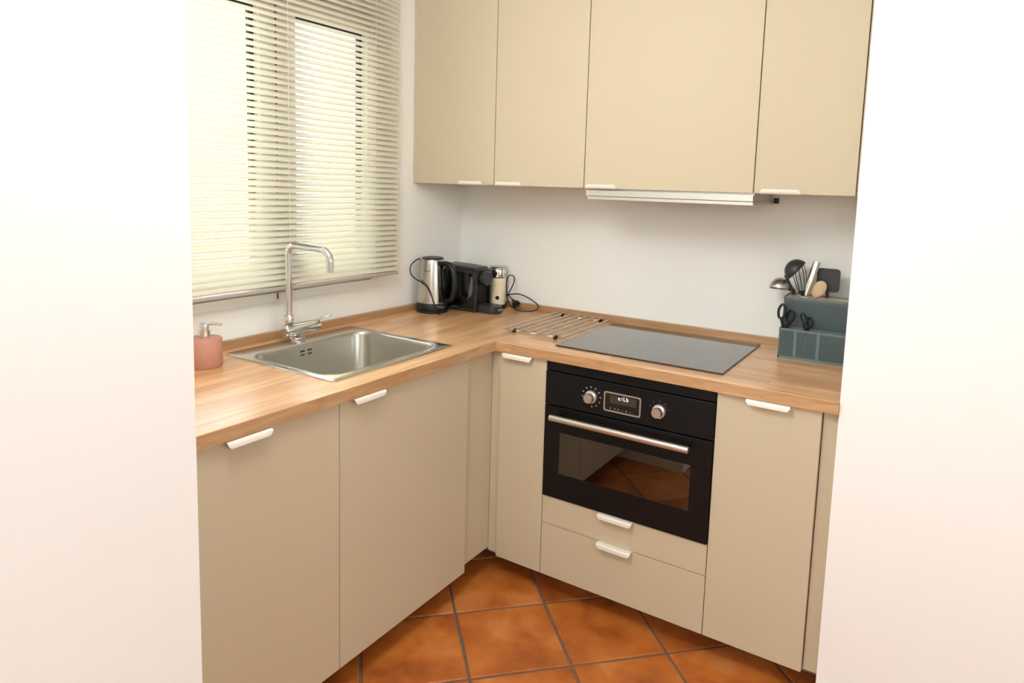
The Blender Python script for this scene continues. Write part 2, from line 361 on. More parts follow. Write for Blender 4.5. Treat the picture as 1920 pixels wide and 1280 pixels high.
# ------------------------------------------------------------ venetian blind
BY0, BY1 = -1.66, -0.522
bl = thing('venetian_blind', 'ivory horizontal-slat venetian blind covering the window above the sink', 'blind', (0.058, (BY0+BY1)/2, 1.10))
obj('bottom_rail', B(0.044, 0.070, BY0, BY1, 1.103, 1.116, bev=0.003), 'rail', bl, label='greyish slim bottom rail')
obj('head_rail', B(0.003, 0.072, BY0, BY1, 2.375, 2.41, bev=0.003), 'pvc', bl)
bm = bmesh.new(); wd = 0.0255; til = math.radians(47); nseg = 6; rows = []
for i in range(nseg+1):
    s = (i/nseg-0.5)*wd; bow = 0.0032*(1-(2*i/nseg-1)**2)
    # room edge low (+x), outer edge high (-x); convex towards the room
    x = s*math.cos(til)+bow*math.sin(til); z = -s*math.sin(til)+bow*math.cos(til)
    rows.append((x, z))
def rowv(y, kk): return [bm.verts.new((x*1.0, y, z)) for (x, z) in rows[kk:len(rows)-kk] ]
ends = []
L2 = (BY1-BY0)/2
for y, cut in ((-L2, 1), (-L2+0.006, 0), (L2-0.006, 0), (L2, 1)):
    vs = []
    for i, (x, z) in enumerate(rows):
        t = abs(2*i/nseg-1)
        yy = y
        if cut: yy = y - math.copysign(0.006*t**3, y)
        vs.append(bm.verts.new((x, yy, z)))
    ends.append(vs)
for a, b in zip(ends, ends[1:]):
    for i in range(nseg): bm.faces.new((a[i], a[i+1], b[i+1], b[i]))
for f in bm.faces: f.smooth = True
sm = bpy.data.meshes.new('slat'); bm.to_mesh(sm); bm.free(); sm.materials.append(M['slat'])
z = 1.131; PITCH = 0.02135
while z < 2.37:
    o = bpy.data.objects.new('slat', sm); C.objects.link(o); o.parent = bl
    o.location = (0.0+random.uniform(-.0004, .0004), random.uniform(-.0012, .0012), z-1.10+random.uniform(-.0004, .0004)); z += PITCH
for y in (-1.085, -0.665, -1.50):
    bm = bmesh.new()
    for dx in (-0.0125, 0.0125): cyl(bm, (0.058+dx, y, 1.112), (0.058+dx, y, 2.376), 0.0006, n=6)
    cyl(bm, (0.0715, y-0.002, 1.112), (0.0715, y-0.002, 2.376), 0.0005, n=6)
    obj('ladder_cord', bm, 'cordgrey', bl)
    bm = bmesh.new(); box(bm, 0.048, 0.072, y-0.012, y+0.012, 1.096, 1.104, bev=0.002); obj('cord_button', bm, 'rail', bl)

# ------------------------------------------------------------ handles and cabinets
def pull(along, c, face, z, parent, flip=1, L=0.124, m='handle'):
    prof = [(-0.012, 0.0), (0.014, 0.0), (0.0185, -0.0012), (0.0212, -0.004), (0.0222, -0.008), (0.0225, -0.0165)]
    inner = [(-0.012, -0.0018), (0.0135, -0.0018), (0.0172, -0.0028), (0.0193, -0.005), (0.0202, -0.0085), (0.0205, -0.0165)]
    half = [L/2]*4+[L/2-0.001, L/2-0.008]
    bm = bmesh.new(); rows = []
    for pr in (prof, inner):
        for sgn in (-1, 1):
            row = []
            for (o_, dz), h in zip(pr, half):
                a = c+sgn*h
                co = (a, face-o_, z+dz*flip) if along == 'x' else (face+o_, a, z+dz*flip)
                row.append(bm.verts.new(co))
            rows.append(row)
    a, b, c_, d = rows
    for i in range(5):
        bm.faces.new((a[i], a[i+1], b[i+1], b[i])); bm.faces.new((c_[i], d[i], d[i+1], c_[i+1]))
        bm.faces.new((a[i], c_[i], c_[i+1], a[i+1])); bm.faces.new((b[i], b[i+1], d[i+1], d[i]))
    bm.faces.new((a[0], b[0], d[0], c_[0])); bm.faces.new((a[5], c_[5], d[5], b[5]))
    return obj('handle', bm, m, parent, smooth=50, label='off-white edge pull')
def carcass(parent, x0, x1, y0, y1, z0, z1, openside, m='body', top=False, t=0.016, bottom=True):
    bm = bmesh.new()
    if openside == 'y':      # front faces -y
        box(bm, x0, x0+t, y0, y1, z0, z1); box(bm, x1-t, x1, y0, y1, z0, z1); box(bm, x0+t, x1-t, y1-0.006, y1, z0, z1)
        if bottom: box(bm, x0+t, x1-t, y0, y1-0.006, z0, z0+t)
        if top: box(bm, x0+t, x1-t, y0, y1-0.006, z1-t, z1)
    else:
        box(bm, x0, x1, y0, y0+t, z0, z1); box(bm, x0, x1, y1-t, y1, z0, z1); box(bm, x0, x0+0.006, y0+t, y1-t, z0, z1)
        if bottom: box(bm, x0+0.006, x1, y0+t, y1-t, z0, z0+t)
    return obj('cabinet_body', bm, m, parent, smooth=0)
ZT = 0.8805; g = 0.0012; ZC = H-T-0.0003
GB = 'beige base cabinets under the worktop'
# left run
def left_cab(y0, y1, hc, label):
    t = thing('base_cabinet', label, 'cabinet', (0.3, (y0+y1)/2, 0), GB)
    carcass(t, 0.022, FX-0.019, y0+0.0005, y1-0.0005, ZB, ZC, 'x')
    for yy in (y0+0.06, y1-0.06):
        for xx in (0.08, 0.43): bm = bmesh.new(); cyl(bm, (xx, yy, 0), (xx, yy, ZB), 0.02, n=12); obj('foot', bm, 'blackplastic', t)
    d = obj('door', B(FX-0.018, FX, y0+g, y1-g, ZB, ZT, bev=0.0012), 'door', t, smooth=0)
    pull('y', hc, FX, ZT+0.0018, d); return t
left_cab(-1.976, -1.3758, -1.674, 'beige base cabinet at far left, left of the sink')
left_cab(-1.3758, -0.7731, -1.274, 'beige base cabinet with one door directly under the sink')
# corner
t = thing('corner_cabinet', 'blind beige corner filler between the sink cabinet and the narrow door', 'cabinet', (0.3, -0.4, 0), GB)
bm = bmesh.new(); box(bm, 0.022, 0.595, -0.7715, -0.7555, 0.1, ZC); box(bm, 0.022, 0.595, -0.7555, -0.04, 0.1, 0.116); box(bm, 0.022, 0.028, -0.7555, -0.04, 0.116, ZC); box(bm, 0.028, 0.595, -0.046, -0.04, 0.116, ZC)
obj('cabinet_body', bm, 'body', t, smooth=0)
for xx, yy in ((0.1, -0.7), (0.1, -0.1), (0.42, -0.1), (0.42, -0.7)): bm = bmesh.new(); cyl(bm, (xx, yy, 0), (xx, yy, 0.1), 0.02, n=12); obj('foot', bm, 'blackplastic', t)
obj('filler_panel', B(0.598, 0.614, -0.7715, -0.606, 0.102, ZC-0.001, bev=0.0008), 'door', t, smooth=0)
obj('filler_panel', B(0.614, 0.6515, -0.6055, -0.5905, 0.092, ZC-0.001, bev=0.0008), 'door', t, smooth=0)
# back run
def back_cab(x0, x1, label, hc=None):
    t = thing('base_cabinet', label, 'cabinet', ((x0+x1)/2, -0.3, 0), GB)
    carcass(t, x0+0.0005, x1-0.0005, FY+0.019, -0.022, ZB, ZC, 'y')
    for xx in (x0+0.045, x1-0.045):
        for yy in (-0.08, -0.43): bm = bmesh.new(); cyl(bm, (xx, yy, 0), (xx, yy, ZB), 0.02, n=12); obj('foot', bm, 'blackplastic', t)
    if hc is not None:
        d = obj('door', B(x0+g, x1-g, FY, FY+0.018, ZB, ZT, bev=0.0012), 'door', t, smooth=0); pull('x', hc, FY, ZT+0.0018, d)
    return t
X0, X1, X2, X3 = 0.6541, 0.8508, 1.4503, 1.7467
back_cab(X0, X1, 'narrow beige base cabinet left of the black oven', 0.7355)
ov = back_cab(X1, X2, 'beige oven cabinet with two drawers beneath the black oven')
back_cab(X2, X3, 'beige base cabinet right of the black oven, with one tall door', 1.602)
for z0, z1 in ((ZB, 0.2800), (0.2822, 0.3850)):
    d = obj('drawer', B(X1+g, X2-g, FY, FY+0.018, z0, z1, bev=0.0012), 'door', ov, smooth=0); pull('x', 1.1405, FY, z1+0.0018, d)
obj('filler_strip', B(X1+0.0015, X2-0.0015, FY+0.002, FY+0.0185, 0.8478, ZC-0.001, bev=0.0008), 'black', ov, smooth=0, label='black strip above the oven')
obj('oven_shelf', B(X1+0.017, X2-0.017, FY+0.022, -0.03, 0.372, 0.384), 'body', ov, smooth=0)
tag(obj('end_filler', B(X3+0.002, 1.7875, FY+0.016, FY+0.034, 0.088, ZC-0.001, bev=0.0008), 'door', smooth=0), 'narrow beige filler strip between the right cabinet and the white wall', 'panel')
tag(obj('plinth', B(0.462, 0.478, -1.985, -0.482, 0.0, 0.0835), 'plinth', smooth=0), 'beige toe-kick board under the sink run cabinets', 'plinth')
tag(obj('plinth', B(0.463, 1.787, -0.480, -0.464, 0.0, 0.0835), 'plinth', smooth=0), 'beige toe-kick board under the oven run cabinets', 'plinth')

# ------------------------------------------------------------ worktops
SX0, SX1, SY0, SY1 = 0.0634, 0.5712, -1.3471, -0.789
def holed_top():
    bm = bmesh.new(); hx0, hx1, hy0, hy1 = SX0+0.03, SX1-0.02, SY0+0.012, SY1-0.012
    ox0, ox1, oy0, oy1 = 0.001, DL, -1.987, -0.001
    O = [(ox0, oy0), (ox1, oy0), (ox1, oy1), (ox0, oy1)]; I = [(hx0, hy0), (hx1, hy0), (hx1, hy1), (hx0, hy1)]
    r = 0.0015
    def ring(P, z, ins=0.0, s=1):
        cx, cy = (ox0+ox1)/2, (oy0+oy1)/2
        return [bm.verts.new((x-(math.copysign(ins, x-cx)), y-(math.copysign(ins, y-cy)), z)) for x, y in P]
    ob = ring(O, H-T+r, 0); obb = ring(O, H-T, r); ot = ring(O, H-r, 0); ott = ring(O, H, r); it = ring(I, H); ib = ring(I, H-T)
    bridge(bm, obb, ob); bridge(bm, ob, ot); bridge(bm, ot, ott); bridge(bm, ott, it); bridge(bm, it, ib); bridge(bm, ib, obb)
    return bm
wl = tag(obj('worktop', holed_top(), 'wood_y', smooth=0), 'oak butcher-block worktop holding the sink along the window wall', 'worktop')
wr = tag(obj('worktop', B(DL+0.0006, 1.788, -D, -0.001, H-T, H, bev=0.0015, seg=1), 'wood_x', smooth=0), 'oak butcher-block worktop holding the cooktop along the back wall', 'worktop')
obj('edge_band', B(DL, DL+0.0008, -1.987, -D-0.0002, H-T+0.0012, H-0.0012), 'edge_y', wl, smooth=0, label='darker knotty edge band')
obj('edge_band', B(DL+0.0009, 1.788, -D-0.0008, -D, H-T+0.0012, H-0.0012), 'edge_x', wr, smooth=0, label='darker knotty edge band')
tag(obj('upstand', B(0.0005, 0.018, -1.987, -0.0195, H, H+0.0285, bev=0.001), 'ups_y', smooth=0), 'low oak upstand along the window wall behind the sink', 'upstand')
tag(obj('upstand', B(0.0005, 1.788, -0.018, -0.0005, H, H+0.0285, bev=0.001), 'ups_x', smooth=0), 'low oak upstand along the back wall behind the cooktop', 'upstand')

# ------------------------------------------------------------ sink
sk = thing('sink', 'square stainless steel inset sink with a single bowl', 'sink', (0.32, -1.07, H))
bm = bmesh.new()
BX0, BX1, BYY0, BYY1 = 0.150, 0.528, -1.318, -0.822
seq = [(SX0, SX1, SY0, SY1, 0.012, H+0.0003), (SX0, SX1, SY0, SY1, 0.012, H+0.0022), (SX0+0.003, SX1-0.003, SY0+0.003, SY1-0.003, 0.011, H+0.0034),
       (BX0-0.006, BX1+0.006, BYY0-0.006, BYY1+0.006, 0.062, H+0.0030)]
rings = [[bm.verts.new(p) for p in rr(*a, n=10)] for a in seq]
for a, b in zip(rings, rings[1:]): bridge(bm, a, b)
obj('rim', bm, 'flange', sk, smooth=30)
bm = bmesh.new()
seq = [(BX0-0.006, BX1+0.006, BYY0-0.006, BYY1+0.006, 0.062, H+0.0030), (BX0-0.003, BX1+0.003, BYY0-0.003, BYY1+0.003, 0.059, H+0.0028), (BX0, BX1, BYY0, BYY1, 0.056, H-0.001), (BX0+0.002, BX1-0.002, BYY0+0.002, BYY1-0.002, 0.055, H-0.010),
       (BX0+0.010, BX1-0.010, BYY0+0.010, BYY1-0.010, 0.055, H-0.145), (BX0+0.016, BX1-0.016, BYY0+0.016, BYY1-0.016, 0.054, H-0.160), (BX0+0.030, BX1-0.030, BYY0+0.030, BYY1-0.030, 0.05, H-0.170),
       (BX0+0.06, BX1-0.06, BYY0+0.06, BYY1-0.06, 0.05, H-0.1735), (0.299, 0.379, -1.11, -1.03, 0.0399, H-0.177)]
rings = [[bm.verts.new(p) for p in rr(*a, n=10)] for a in seq]
for a, b in zip(rings, rings[1:]): bridge(bm, a, b)
obj('basin', bm, 'sinksteel', sk, smooth=60, solid=-0.0008)
bm = bmesh.new(); lathe(bm, (0.339, -1.07, H-0.183), [(0.038, 0), (0.039, 0.006), (0.034, 0.0065), (0.030, 0.003), (0.012, 0.003), (0.010, 0.006), (0.0, 0.0065)], n=32)
obj('drain', bm, 'chrome', sk)
for yc in (-1.104, -1.072):
    for dz in (0, -0.013):
        obj('overflow_slot', B(BX0+0.001, BX0+0.0045, yc-0.010, yc+0.010, H-0.026+dz, H-0.020+dz, bev=0.001), 'gasket', sk, smooth=0, label='dark overflow slot')

# ------------------------------------------------------------ faucet
fc = thing('faucet', 'chrome kitchen faucet with a square-bent swivel spout behind the sink', 'faucet', (0.105, -1.085, H+0.0034))
bm = bmesh.new(); lathe(bm, (0.105, -1.085, H+0.0034), [(0.026, 0), (0.0265, 0.003), (0.0265, 0.012), (0.025, 0.014), (0.0215, 0.0145), (0.0215, 0.045)], n=32); obj('base', bm, 'chrome', fc)
bm = bmesh.new(); lathe(bm, (0.105, -1.143, 0.966), [(0.017, 0), (0.021, 0.003), (0.022, 0.006), (0.022, 0.116), (0.0208, 0.117), (0.0208, 0.119), (0.022, 0.120), (0.022, 0.146), (0.021, 0.149), (0.018, 0.151)], n=32, axis=(0, 1, 0)); obj('valve_body', bm, 'chrome', fc)
bm = bmesh.new(); lathe(bm, (0.105, -1.121, 0.980), [(0.015, 0), (0.0165, 0.012), (0.0165, 0.038), (0.0155, 0.040), (0.0125, 0.041)], n=28); obj('collar', bm, 'chrome', fc)
bm = bmesh.new()
zt = 1.266; sx, sy = 0.105, -1.121; ex, ey = 0.286, -1.098
dv = Vector((ex-sx, ey-sy, 0)); dl = dv.length; dv.normalize(); rb = 0.034; pts = [Vector((sx, sy, 1.015)), Vector((sx, sy, 1.12)), Vector((sx, sy, zt-rb))]
for i in range(1, 9): a = math.radians(i*90/8); pts.append(Vector((sx, sy, zt-rb))+dv*(rb-rb*math.cos(a))+Vector((0, 0, rb*math.sin(a))))
rb2 = 0.042
for i in range(0, 9):
    a = math.radians(i*88/8); pts.append(Vector((sx, sy, zt-rb2-0.006))+dv*(dl-rb2+rb2*math.sin(a))+Vector((0, 0, rb2*math.cos(a))))
pts.append(pts[-1]+Vector((0, 0, -0.035)))
tube(bm, pts, 0.0118, n=20, k=3); obj('spout', bm, 'chrome', fc)
bm = bmesh.new(); tube(bm, [(0.112, -1.008, 0.985), (0.116, -0.985, 0.991), (0.128, -0.955, 1.000)], lambda t: 0.0042-0.001*t, n=10); bmesh.ops.create_uvsphere(bm, u_segments=10, v_segments=8, radius=0.0048, matrix=Matrix.Translation((0.128, -0.955, 1.000))); obj('lever', bm, 'chrome', fc)

# ------------------------------------------------------------ soap dispenser
so = thing('soap_dispenser', 'dusty pink round soap dispenser with a chrome pump left of the sink', 'dispenser', (0.142, -1.463, H))
bm = bmesh.new(); lathe(bm, (0.142, -1.463, H), [(0.047, 0), (0.050, 0.004), (0.050, 0.083), (0.048, 0.087), (0.014, 0.0875)], n=48); obj('bottle', bm, 'blush', so, smooth=40)
bm = bmesh.new(); lathe(bm, (0.142, -1.463, H+0.0875), [(0.0165, 0), (0.0165, 0.022), (0.0135, 0.0225), (0.0135, 0.040), (0.0125, 0.043)], n=28); obj('pump_collar', bm, 'chrome', so)
bm = bmesh.new(); tube(bm, [(0.142, -1.463, H+0.127), (0.146, -1.445, H+0.128), (0.152, -1.425, H+0.125), (0.156, -1.412, H+0.121)], lambda t: 0.0055-0.0015*t, n=12); obj('nozzle', bm, 'chrome', so)

# ------------------------------------------------------------ hob
hb = thing('cooktop', 'black glass four-sided cooktop set into the back worktop', 'cooktop', (1.149, -0.304, H))
obj('glass_plate', B(0.8505, 1.4469, -0.556, -0.0517, H+0.0012, H+0.0058, bev=0.0012), 'hobglass', hb, smooth=0)
obj('seal', B(0.854, 1.443, -0.552, -0.055, H+0.0002, H+0.0012), 'rubber', hb, smooth=0)

# ------------------------------------------------------------ oven
on = thing('oven', 'black built-in oven with two metal knobs, a display and a steel bar handle', 'oven', (1.1505, -0.3, 0.3861))
OX0, OX1 = X1+0.0025, X2-0.0025
bm = bmesh.new(); x0, x1 = X1+0.02, X2-0.02      # cavity as an open box
box(bm, x0, x1, -0.06, -0.05, 0.39, 0.84); box(bm, x0, x0+0.012, FY+0.024, -0.06, 0.39, 0.84); box(bm, x1-0.012, x1, FY+0.024, -0.06, 0.39, 0.84); box(bm, x0+0.012, x1-0.012, FY+0.024, -0.06, 0.39, 0.402); box(bm, x0+0.012, x1-0.012, FY+0.024, -0.06, 0.70, 0.712)
obj('cavity', bm, 'black', on, smooth=0)
for zz in (0.48, 0.56):
    bm = bmesh.new()
    for i in range(9): y = FY+0.05+i*0.055; cyl(bm, (x0+0.014, y, zz), (x1-0.014, y, zz), 0.002, n=6)
    for xx in (x0+0.016, x1-0.016): cyl(bm, (xx, FY+0.045, zz), (xx, FY+0.5, zz), 0.0025, n=6)
    obj('oven_rack', bm, 'steel', on)
FO = FY-0.006
cp = obj('control_panel', B(OX0, OX1, FO, FY+0.022, 0.7275, 0.8455, bev=0.0015), 'black', on, smooth=0)
dz0, dz1 = 0.3885, 0.7225; gx0, gx1, gz0, gz1 = 0.915, 1.384, 0.482, 0.632
dr = bmesh.new()
box(dr, OX0, OX1, FO, FY+0.022, dz0, gz0, bev=0.001); box(dr, OX0, OX1, FO, FY+0.022, gz1, dz1, bev=0.001)
box(dr, OX0, gx0, FO, FY+0.022, gz0, gz1); box(dr, gx1, OX1, FO, FY+0.022, gz0, gz1)
od = obj('oven_door', dr, 'black', on, smooth=0)
obj('door_glass', B(gx0, gx1, FO+0.001, FO+0.005, gz0, gz1), 'ovenglass', od, smooth=0)
bm = bmesh.new(); cyl(bm, (0.896, FY-0.047, 0.695), (1.387, FY-0.047, 0.695), 0.0115, n=24, bev=0.001); obj('bar_handle', bm, 'knobmetal', od, label='brushed steel bar handle')
for xx in (0.915, 1.368): obj('handle_bracket', B(xx-0.012, xx+0.012, FY-0.047, FO, 0.688, 0.704, bev=0.003), 'black', od)
for xx in (1.0315, 1.2725):
    bm = bmesh.new(); lathe(bm, (xx, FO, 0.785), [(0.0235, 0), (0.0235, 0.006), (0.0215, 0.010), (0.0165, 0.012), (0.0165, 0.028), (0.0155, 0.0305), (0.0001, 0.0305)], n=36, axis=(0, -1, 0)); obj('knob', bm, 'knobmetal', cp, label='round metal control knob')
bm = bmesh.new(); yf = FO
def rrz(x0, x1, z0, z1, r, y, n=6): return [Vector((p.x, y, p.y)) for p in rr(x0, x1, z0, z1, r, 0, n)]
dx0, dx1, dzz0, dzz1 = 1.079, 1.211, 0.749, 0.8165
R = [rrz(dx0, dx1, dzz0, dzz1, 0.008, yf), rrz(dx0, dx1, dzz0, dzz1, 0.008, yf-0.004), rrz(dx0+0.005, dx1-0.005, dzz0+0.005, dzz1-0.005, 0.005, yf-0.004), rrz(dx0+0.005, dx1-0.005, dzz0+0.005, dzz1-0.005, 0.005, yf)]
R = [[bm.verts.new(p) for p in r] for r in R]
for a, b in zip(R, R[1:]): bridge(bm, a, b)
obj('display_frame', bm, 'knobmetal', cp, label='rounded metal frame around the display')
ds = obj('display', B(dx0+0.005, dx1-0.005, yf-0.0012, yf+0.0005, dzz0+0.005, dzz1-0.005), 'blackgloss', cp, smooth=0)
ds2 = obj('display_window', B(dx0+0.022, dx1-0.016, yf-0.0018, yf-0.0012, dzz0+0.030, dzz1-0.010), 'display', cp, smooth=0)
# seven segment clock digits  c : L t
bm = bmesh.new(); yd = yf-0.0021
def seg(cx, cz, name, s=0.0042):
    w_, h_, t_ = s, s*0.95, 0.0011
    q = {'a': (-w_/2, w_/2, 2*h_, 2*h_), 'g': (-w_/2, w_/2, h_, h_), 'd': (-w_/2, w_/2, 0, 0), 'e': (-w_/2, -w_/2, 0, h_), 'f': (-w_/2, -w_/2, h_, 2*h_), 'c': (w_/2, w_/2, 0, h_), 'b': (w_/2, w_/2, h_, 2*h_)}[name]
    box(bm, cx+q[0]-t_/2, cx+q[1]+t_/2, yd, yd+0.0003, cz+q[2]-t_/2, cz+q[3]+t_/2)
cz = 0.7945
for x, ss in ((1.1345, 'gde'), (1.1530, 'fed'), (1.1630, 'fegd')):
    for s in ss: seg(x, cz, s, 0.0060)
box(bm, 1.1430, 1.1448, yd, yd+0.0003, cz+0.001, cz+0.0028); box(bm, 1.1430, 1.1448, yd, yd+0.0003, cz+0.0060, cz+0.0078)
obj('clock_digits', bm, 'digits', ds2, smooth=0, label='glowing pale digits')
bm = bmesh.new()
for i, xx in enumerate((1.103, 1.118, 1.131, 1.146, 1.160, 1.174)):
    if i == 1: prism(bm, [Vector((xx, yf-0.0014, 0.7575)), Vector((xx+0.004, yf-0.0014, 0.7605)), Vector((xx, yf-0.0014, 0.7635))], (0, -0.0002, 0))
    elif i % 2: box(bm, xx-0.002, xx+0.002, yf-0.0016, yf-0.0013, 0.7585, 0.7600)
    else: box(bm, xx-0.0015, xx+0.0015, yf-0.0016, yf-0.0013, 0.7580, 0.7625)
obj('touch_symbols', bm, 'mark', ds, smooth=0)
bm = bmesh.new()
for k in range(11):
    a = math.radians(125-k*30) if k < 9 else math.radians(155+(k-9)*30)
    if k == 8: continue
    cx, czz = 1.0315+0.0335*math.cos(a), 0.785+0.0335*math.sin(a)
    box(bm, cx-0.0028, cx+0.0028, FO-0.0003, FO, czz-0.0008, czz+0.0020); box(bm, cx-0.0028, cx+0.0028, FO-0.0003, FO, czz-0.0028, czz-0.0018)
obj('dial_symbols', bm, 'mark', cp, smooth=0)
bm = bmesh.new()
for a in (125, 90, 55, 20, 160):
    a = math.radians(a); cx, czz = 1.2725+0.033*math.cos(a), 0.785+0.033*math.sin(a); box(bm, cx-0.001, cx+0.001, FO-0.0003, FO, czz-0.001, czz+0.001)
obj('dial_symbols', bm, 'mark', cp, smooth=0)

# ------------------------------------------------------------ wall cabinets
UZ, UD = 1.4863, 0.3632; UT = 2.29
GU = 'beige wall cabinets in a row above the cooktop'
def wall_cab(x0, x1, hc, label, left_fill=None, right_fill=None, zb=UZ):
    t = thing('wall_cabinet', label, 'cabinet', ((x0+x1)/2, -UD/2, UZ), GU)
    carcass(t, x0+0.0005, x1-0.0005, -UD+0.019, -0.002, UZ+0.003, UT, 'y', top=True)
    d = obj('door', B(x0+0.0016, x1-0.0016, -UD, -UD+0.018, UZ, UT, bev=0.0012), 'door', t, smooth=0)
    pull('x', hc, -UD, UZ-0.0018, d, flip=-1)
    if left_fill: obj('filler_panel', B(*left_fill, -UD+0.004, -UD+0.02, UZ+0.002, UT, bev=0.0008), 'door', t, smooth=0)
    if right_fill: obj('filler_panel', B(*right_fill, -UD+0.004, -UD+0.02, UZ+0.002, UT, bev=0.0008), 'door', t, smooth=0)
U = [0.0305, 0.4331, 0.8402, 1.4561, 1.757]
wall_cab(U[0], U[1], 0.3285, 'leftmost beige wall cabinet touching the window wall', left_fill=(0.0015, 0.0300))
wall_cab(U[1], U[2], 0.514, 'second beige wall cabinet from the window wall')
wall_cab(U[2], U[3], 0.9175, 'widest beige wall cabinet, directly above the range hood')
wall_cab(U[3], U[4], 1.5425, 'rightmost beige wall cabinet, above the utensil organiser', right_fill=(1.7585, 1.787))
# ------------------------------------------------------------ hood
hd = thing('range_hood', 'slim grey pull-out range hood under the wide wall cabinet', 'range hood', (1.155, -0.2, 1.445))
obj('housing', B(0.858, 1.456, -0.345, -0.065, 1.4475, UZ+0.0025), 'hoodmetal', hd, smooth=0)
obj('front_visor', B(0.855, 1.459, -0.372, -0.346, 1.4585, 1.4795, bev=0.0012), 'hoodmetal', hd, smooth=0)
obj('lower_visor', B(0.860, 1.459, -0.369, -0.066, 1.4455, 1.4572, bev=0.001), 'hoodmetal', hd, smooth=0)
obj('end_cap', B(1.457, 1.474, -0.062, -0.045, 1.450, 1.470, bev=0.001), 'gasket', hd, smooth=0, label='dark plastic end cap')
obj('cap_bracket', B(1.44, 1.458, -0.0655, -0.050, 1.450, 1.470), 'hoodmetal', hd, smooth=0)

# ------------------------------------------------------------ kettle
kx, ky = 0.094, -0.330
ke = thing('kettle', 'brushed steel and black electric kettle in the worktop corner', 'kettle', (kx, ky, H))
KD = Vector((1.0, 0.05, 0)).normalized()
bm = bmesh.new(); lathe(bm, (kx, ky, H), [(0.066, 0), (0.070, 0.003), (0.070, 0.011), (0.067, 0.014)], n=48); obj('power_base', bm, 'blackplastic', ke)
bm = bmesh.new(); lathe(bm, (kx, ky, H+0.014), [(0.0665, 0), (0.0695, 0.002), (0.0690, 0.028), (0.068, 0.030)], n=48); obj('collar', bm, 'blackplastic', ke)
bm = bmesh.new(); lathe(bm, (kx, ky, H+0.044), [(0.0675, 0), (0.0672, 0.02), (0.0625, 0.09), (0.0565, 0.155), (0.0528, 0.185), (0.051, 0.190), (0.047, 0.192)], n=56)
sp = -KD   # spout lip pushed out near the top
for v in bm.verts:
    rel = v.co-Vector((kx, ky, 0)); h = (v.co.z-H-0.10)/0.13
    if h > 0:
        c = max(0, Vector((rel.x, rel.y, 0)).normalized().dot(sp)-0.75)/0.25
        v.co += sp*0.013*h*c
obj('jug', bm, 'steel', ke, label='brushed steel jug')
bm = bmesh.new(); lathe(bm, (kx, ky, H+0.2345), [(0.048, 0), (0.0485, 0.004), (0.045, 0.008), (0.03, 0.0105), (0.0001, 0.0115)], n=44); obj('lid', bm, 'darkgrey', ke, label='dark grey domed lid')
def kp(r, z, side=0.0):
    s = Vector((-KD.y, KD.x, 0)); return Vector((kx, ky, H+z))+KD*r+s*side
def rjug(z): # jug radius at height z over counter
    return 0.0675-(z-0.044)*0.0147/0.19
bm = bmesh.new()      # black backing strip on the jug
ps = [(0.048, 0.033), (0.12, 0.033), (0.19, 0.030), (0.228, 0.028)]
rows = []
for zz, hw in ps:
    row = []
    for j in range(9):
        a = (j/8-0.5)*2*hw/rjug(zz); rad = rjug(zz)+0.0035*(1-abs(j/4-1)**4)
        row.append(bm.verts.new(Vector((kx, ky, H+zz))+KD*rad*math.cos(a)+Vector((-KD.y, KD.x, 0))*rad*math.sin(a)))
    rows.append(row)
for a, b in zip(rows, rows[1:]):
    for j in range(8): bm.faces.new((a[j], a[j+1], b[j+1], b[j]))
obj('handle_strip', bm, 'blackgloss', ke, solid=-0.002)
bm = bmesh.new()      # water gauge: a rounded grey capsule on the near flank
CD = Vector((0.634, -0.773, 0)); gd = (KD*0.97+CD*0.22).normalized()
def gp(z, o): return Vector((kx, ky, H+z))+gd*(rjug(z)+o)
gs = Vector((-gd.y, gd.x, 0)); rows = []
for o_ in (0.0005, 0.0045):
    row = []
    for i in range(16):
        a = 2*PI*i/16; zz = 0.125+0.052*math.copysign(1, math.sin(a))+0.0 if False else 0.125+(0.045 if math.sin(a) > 0 else -0.045)+0.009*math.sin(a)
        row.append(bm.verts.new(gp(zz, o_)+gs*0.009*math.cos(a)))
    rows.append(row)
bridge(bm, rows[0], rows[1]); bm.faces.new(rows[1]); bm.faces.new(rows[0][::-1])
obj('water_gauge', bm, 'gauge', ke, label='grey water level gauge')
bm = bmesh.new(); tube(bm, [kp(0.050, 0.215), kp(0.078, 0.219), kp(0.102, 0.205), kp(0.115, 0.175), kp(0.119, 0.13), kp(0.113, 0.085), kp(0.098, 0.060), kp(0.066, 0.054)], lambda t: 0.0095+0.003*math.sin(PI*t), n=14, flat=1.15); obj('grip', bm, 'blackplastic', ke)
bm = bmesh.new(); tube(bm, [kp(0.098, 0.214), kp(0.110, 0.214), kp(0.116, 0.204)], 0.006, n=10); obj('lid_button', bm, 'darkgrey', ke)
bm = bmesh.new(); box(bm, 0.158, 0.186, -0.372, -0.362, H+0.030, H+0.036, bev=0.001); 
for v in bm.verts: pass
obj('switch', bm, 'gauge', ke)
